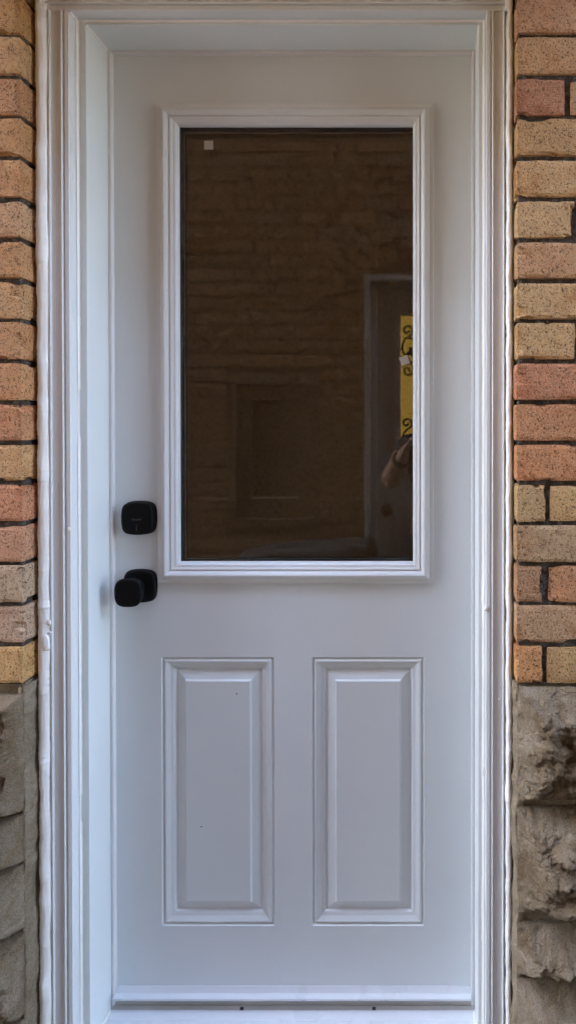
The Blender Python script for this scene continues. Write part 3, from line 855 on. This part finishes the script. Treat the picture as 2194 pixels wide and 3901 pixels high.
for mir in (1, -1):
    bx = gx0_ if mir > 0 else gx1_
    for (px, py, an) in ((1553, 1338, 200), (1562, 1322, 110), (1574, 1334, 20), (1570, 1345, 300), (1580, 1205, 120), (1584, 1222, 210)):
        c_ = Vector((bx+mir*(px-1522)/S2, WY-.068, nz(py))); vs = []
        for i in range(14):
            t = 2*math.pi*i/14; u, v = .019*math.cos(t), .0095*math.sin(t)*(1.2-.5*math.cos(t))
            ca_, sa_ = math.cos(R(an)), math.sin(R(an))
            vs.append((c_.x+mir*(u*ca_-v*sa_), c_.y, c_.z+u*sa_+v*ca_))
        n_ = len(vs); vs += [(v[0], v[1]-.004, v[2]) for v in vs]
        lf.add(vs, [tuple(range(n_)), tuple(range(n_, 2*n_))]+[(i, (i+1) % n_, n_+(i+1) % n_, n_+i) for i in range(n_)])
lf.build('iron_leaf', M['iron'], nd)
def sphere(cx, cy, cz, rx, ry, rz, name, mat, parent):
    bm = bmesh.new(); bmesh.ops.create_uvsphere(bm, u_segments=24, v_segments=14, radius=1)
    for v in bm.verts: v.co = Vector((cx+v.co.x*rx, cy+v.co.y*ry, cz+v.co.z*rz))
    me = bpy.data.meshes.new(name); bm.to_mesh(me); bm.free(); return obj(name, me, mat, parent, True)
m, nt, p = newmat('bronze_knob'); p.inputs['Base Color'].default_value = (.03, .018, .012, 1); p.inputs['Roughness'].default_value = .3; p.inputs['Metallic'].default_value = .6; M['bronze'] = m
sphere(nx(1470), WY-.008, nz(1950), .034, .025, .034, 'door_knob', M['bronze'], nd)
tube([[(nx(1470), WY-.054, nz(1950)), (nx(1470), WY-.02, nz(1950))]], .014, 'knob_shank', M['bronze'], nd)

# covered grill standing against the far wall
m, nt, p = newmat('dark_grey_cover'); co = coord(nt); p.inputs['Base Color'].default_value = (.05, .052, .056, 1); p.inputs['Roughness'].default_value = .55
bump(nt, p, noise_tex(nt, co, 14, 5), .02, .7); M['cover'] = m
gc = bpy.data.meshes.new('covered_bin')
X0, X1, Y0, Y1, Z0, Z1 = -.98, -.25, -1.71, -1.47, ZG, ZC-.585
vs = []; fs = []; n1 = 60; n2 = 30
loop = []
for i in range(n1):
    t = 2*math.pi*i/n1; c_, s_ = math.cos(t), math.sin(t); r = (abs(c_)**6+abs(s_)**6)**(-1/6)
    loop.append((r*c_, r*s_))
for j in range(n2+1):
    v = j/n2; sc_ = 1.0 if j < n2-4 else [.985, .95, .8, .0, 0][min(4, j-(n2-4))]
    for (a_, b_) in loop:
        x = (X0+X1)/2+a_*(X1-X0)/2*sc_; y = (Y0+Y1)/2+b_*(Y1-Y0)/2*sc_
        z = Z0+(Z1-Z0)*min(1, v*1.08)
        if v > .5: z += (.10*(x-X1)*(v-.5)*2)+.02*math.exp(-((x-X1+.03)/.04)**2)*(v > .85)
        q = Vector((x, y, z)); d_ = .012*noise.noise(q*9)+.006*noise.noise(q*25)
        vs.append((x+d_*a_, y+d_*b_, z+d_*.6))
for j in range(n2):
    for i in range(n1): fs.append((j*n1+i, j*n1+(i+1) % n1, (j+1)*n1+(i+1) % n1, (j+1)*n1+i))
tag(obj('storage_cover', mesh('storage_cover', vs, fs), M['cover'], None, True), 'dark grey fabric cover draped low against the far brick wall, seen in the glass', 'cover')

# ------------------------------------------------------------------ the photographer (mirrored at the right edge of the glass)
def skin(name, joints, edges, mat, parent, sub=2, root=0):
    me = bpy.data.meshes.new(name); me.from_pydata([j[0] for j in joints], edges, []); me.update()
    o = obj(name, me, mat, parent)
    mm = o.modifiers.new('skin', 'SKIN'); mm.use_smooth_shade = True
    for i, j in enumerate(joints):
        sv = me.skin_vertices[0].data[i]; r = j[1]
        sv.radius = r if isinstance(r, tuple) else (r, r); sv.use_root = (i == root)
    s_ = o.modifiers.new('sub', 'SUBSURF'); s_.levels = sub; s_.render_levels = sub
    bpy.context.view_layer.update()
    dg = bpy.context.evaluated_depsgraph_get(); me2 = bpy.data.meshes.new_from_object(o.evaluated_get(dg))
    o.modifiers.clear(); o.data = me2; me2.materials.clear(); me2.materials.append(mat)
    for q in me2.polygons: q.use_smooth = True
    return o
def flat(name, col, rough=.6):
    m, nt, p = newmat(name); co = coord(nt)
    nt.links.new(mix(nt, noise_tex(nt, co, 30, 4), tuple(c*.85 for c in col), col), p.inputs['Base Color']); p.inputs['Roughness'].default_value = rough; return m
M['skin'] = flat('skin', (.42, .25, .17), .5); M['shirt'] = flat('navy_shirt', (.03, .033, .045), .85); M['jeans'] = flat('dark_jeans', (.03, .038, .06), .85)
M['hair'] = flat('dark_hair', (.02, .014, .01), .6); M['shoe'] = flat('shoe', (.03, .03, .03), .5); M['strap'] = flat('watch_strap', (.02, .018, .016), .5)
pc = Vector((.08, -1.47, ZG))
person = empty('person', 'person in a dark shirt holding up a phone, mirrored at the right edge of glass', 'person', tuple(pc))
g = lambda x, y, z: (pc.x+x, pc.y+y, pc.z+z)
LE, LW = (-.172, -1.33, ZC-.275), (-.108, -1.235, ZC-.150)
RE, RW = (.30, -1.34, ZC-.34), (.070, -1.25, ZC-.150)
J = [(g(0, 0, .95), (.145, .10)), (g(0, .0, 1.12), (.13, .095)), (g(0, .01, 1.30), (.15, .10)), (g(0, .0, 1.42), (.07, .06)), (g(0, .01, 1.50), (.05, .052)),
     (g(-.17, 0, 1.37), .055), (LE, .056), (LW, .034), (g(.17, 0, 1.37), .055), (RE, .050), (RW, .032),
     (g(-.10, 0, .88), .085), (g(-.12, .03, .48), .055), (g(-.12, -.01, .09), .038), (g(-.13, .12, .04), .035),
     (g(.10, 0, .88), .085), (g(.12, .03, .48), .055), (g(.12, -.01, .09), .038), (g(.13, .12, .04), .035),
     (g(0, .02, 1.555), (.055, .065)), (g(0, .03, 1.62), (.075, .09)), (g(0, .02, 1.69), (.072, .088))]
E = [(0, 1), (1, 2), (2, 3), (3, 4), (2, 5), (5, 6), (6, 7), (2, 8), (8, 9), (9, 10), (0, 11), (11, 12), (12, 13), (13, 14), (0, 15), (15, 16), (16, 17), (17, 18), (4, 19), (19, 20), (20, 21)]
def hand(wrist, tip_dir, nrm, side, J, E, wi):
    """palm and five curled fingers closing round the phone edge"""
    w_ = Vector(wrist); t = Vector(tip_dir).normalized(); n = Vector(nrm).normalized(); s_ = t.cross(n).normalized()*side
    pk = w_+t*.045; ip = len(J); J.append((tuple(pk), (.030, .016))); E.append((wi, ip))
    for i, (o_, L_) in enumerate(((-.028, .050), (-.010, .058), (.010, .054), (.028, .042))):
        b0 = pk+s_*o_+t*.025; b1 = b0+t*L_*.45+n*.004; b2 = b1+t*L_*.30+n*.016; b3 = b2+n*.018-t*.004
        i0 = len(J)
        for q, r in ((b0, .0105), (b1, .0090), (b2, .0082), (b3, .0070)): J.append((tuple(q), r))
        E += [(ip, i0), (i0, i0+1), (i0+1, i0+2), (i0+2, i0+3)]
    b0 = w_+t*.03-s_*.03; b1 = b0+t*.028-s_*.012+n*.010; b2 = b1+t*.028+n*.006; i0 = len(J)
    for q, r in ((b0, .0125), (b1, .0105), (b2, .0085)): J.append((tuple(q), r))
    E += [(ip, i0), (i0, i0+1), (i0+1, i0+2)]
hand(LW, (.055, .015, .115), (.75, .05, .1), 1, J, E, 7)
hand(RW, (-.035, .02, .12), (-.75, .05, .1), -1, J, E, 10)
body = skin('body', J, E, M['skin'], person)
# face
fc = Vector(g(0, .105, 1.625))
sphere(fc.x, fc.y+.012, fc.z-.012, .011, .016, .018, 'nose', M['skin'], body)
for s_ in (-1, 1):
    sphere(fc.x+s_*.030, fc.y-.006, fc.z+.012, .011, .007, .006, 'eye', M['hair'], body)
    sphere(fc.x+s_*.079, fc.y-.09, fc.z, .009, .018, .03, 'ear', M['skin'], body)
sphere(fc.x, fc.y-.002, fc.z-.055, .022, .007, .006, 'mouth', flat('lips', (.30, .12, .10)), body)
sphere(pc.x, pc.y+.005, pc.z+1.67, .086, .098, .075, 'hair', M['hair'], person)
mid = lambda a_, b_, t: tuple(Vector(a_).lerp(Vector(b_), t))
JS = [(g(0, 0, .90), (.165, .115)), (g(0, .0, 1.12), (.15, .112)), (g(0, .01, 1.30), (.165, .115)), (g(0, .0, 1.415), (.085, .07)),
      (g(-.17, 0, 1.375), .072), (mid(g(-.17, 0, 1.37), LE, .42), .068), (g(.17, 0, 1.375), .072), (mid(g(.17, 0, 1.37), RE, .55), .062)]
skin('shirt', JS, [(0, 1), (1, 2), (2, 3), (2, 4), (4, 5), (2, 6), (6, 7)], M['shirt'], person)
JT_ = [(g(0, 0, .95), (.155, .115)), (g(-.10, 0, .86), .098), (g(-.12, .03, .48), .070), (g(-.12, -.01, .10), .055), (g(.10, 0, .86), .098), (g(.12, .03, .48), .070), (g(.12, -.01, .10), .055)]
skin('trousers', JT_, [(0, 1), (1, 2), (2, 3), (0, 4), (4, 5), (5, 6)], M['jeans'], person)
for s_ in (-1, 1):
    skin('shoe', [(g(s_*.12, -.04, .045), .045), (g(s_*.125, .06, .042), .046), (g(s_*.13, .15, .035), .036)], [(0, 1), (1, 2)], M['shoe'], person)
wd_ = (Vector(LW)-Vector(LE)).normalized(); wc = Vector(LW)-wd_*.012
bm = bmesh.new(); bmesh.ops.create_cone(bm, cap_ends=False, segments=28, radius1=.0415, radius2=.0405, depth=.024)
me = bpy.data.meshes.new('wristwatch'); bm.to_mesh(me); bm.free()
me.transform(Matrix.Translation(wc) @ wd_.to_track_quat('Z', 'Y').to_matrix().to_4x4())
wt = obj('wristwatch', me, M['strap'], None, True); sl_ = wt.modifiers.new('s', 'SOLIDIFY'); sl_.thickness = .004
tag(wt, 'dark wristwatch on the wrist below the phone, seen in the glass', 'watch')
ph = MB().box(-.058, .020, -1.2165, -1.2075, ZC-.132, ZC+.022).build('phone', flat('phone_dark_blue', (.05, .055, .09), .25)); bevel(ph, .004, 3)
tag(ph, 'dark blue phone held up in both hands, its edge seen in the glass', 'phone')
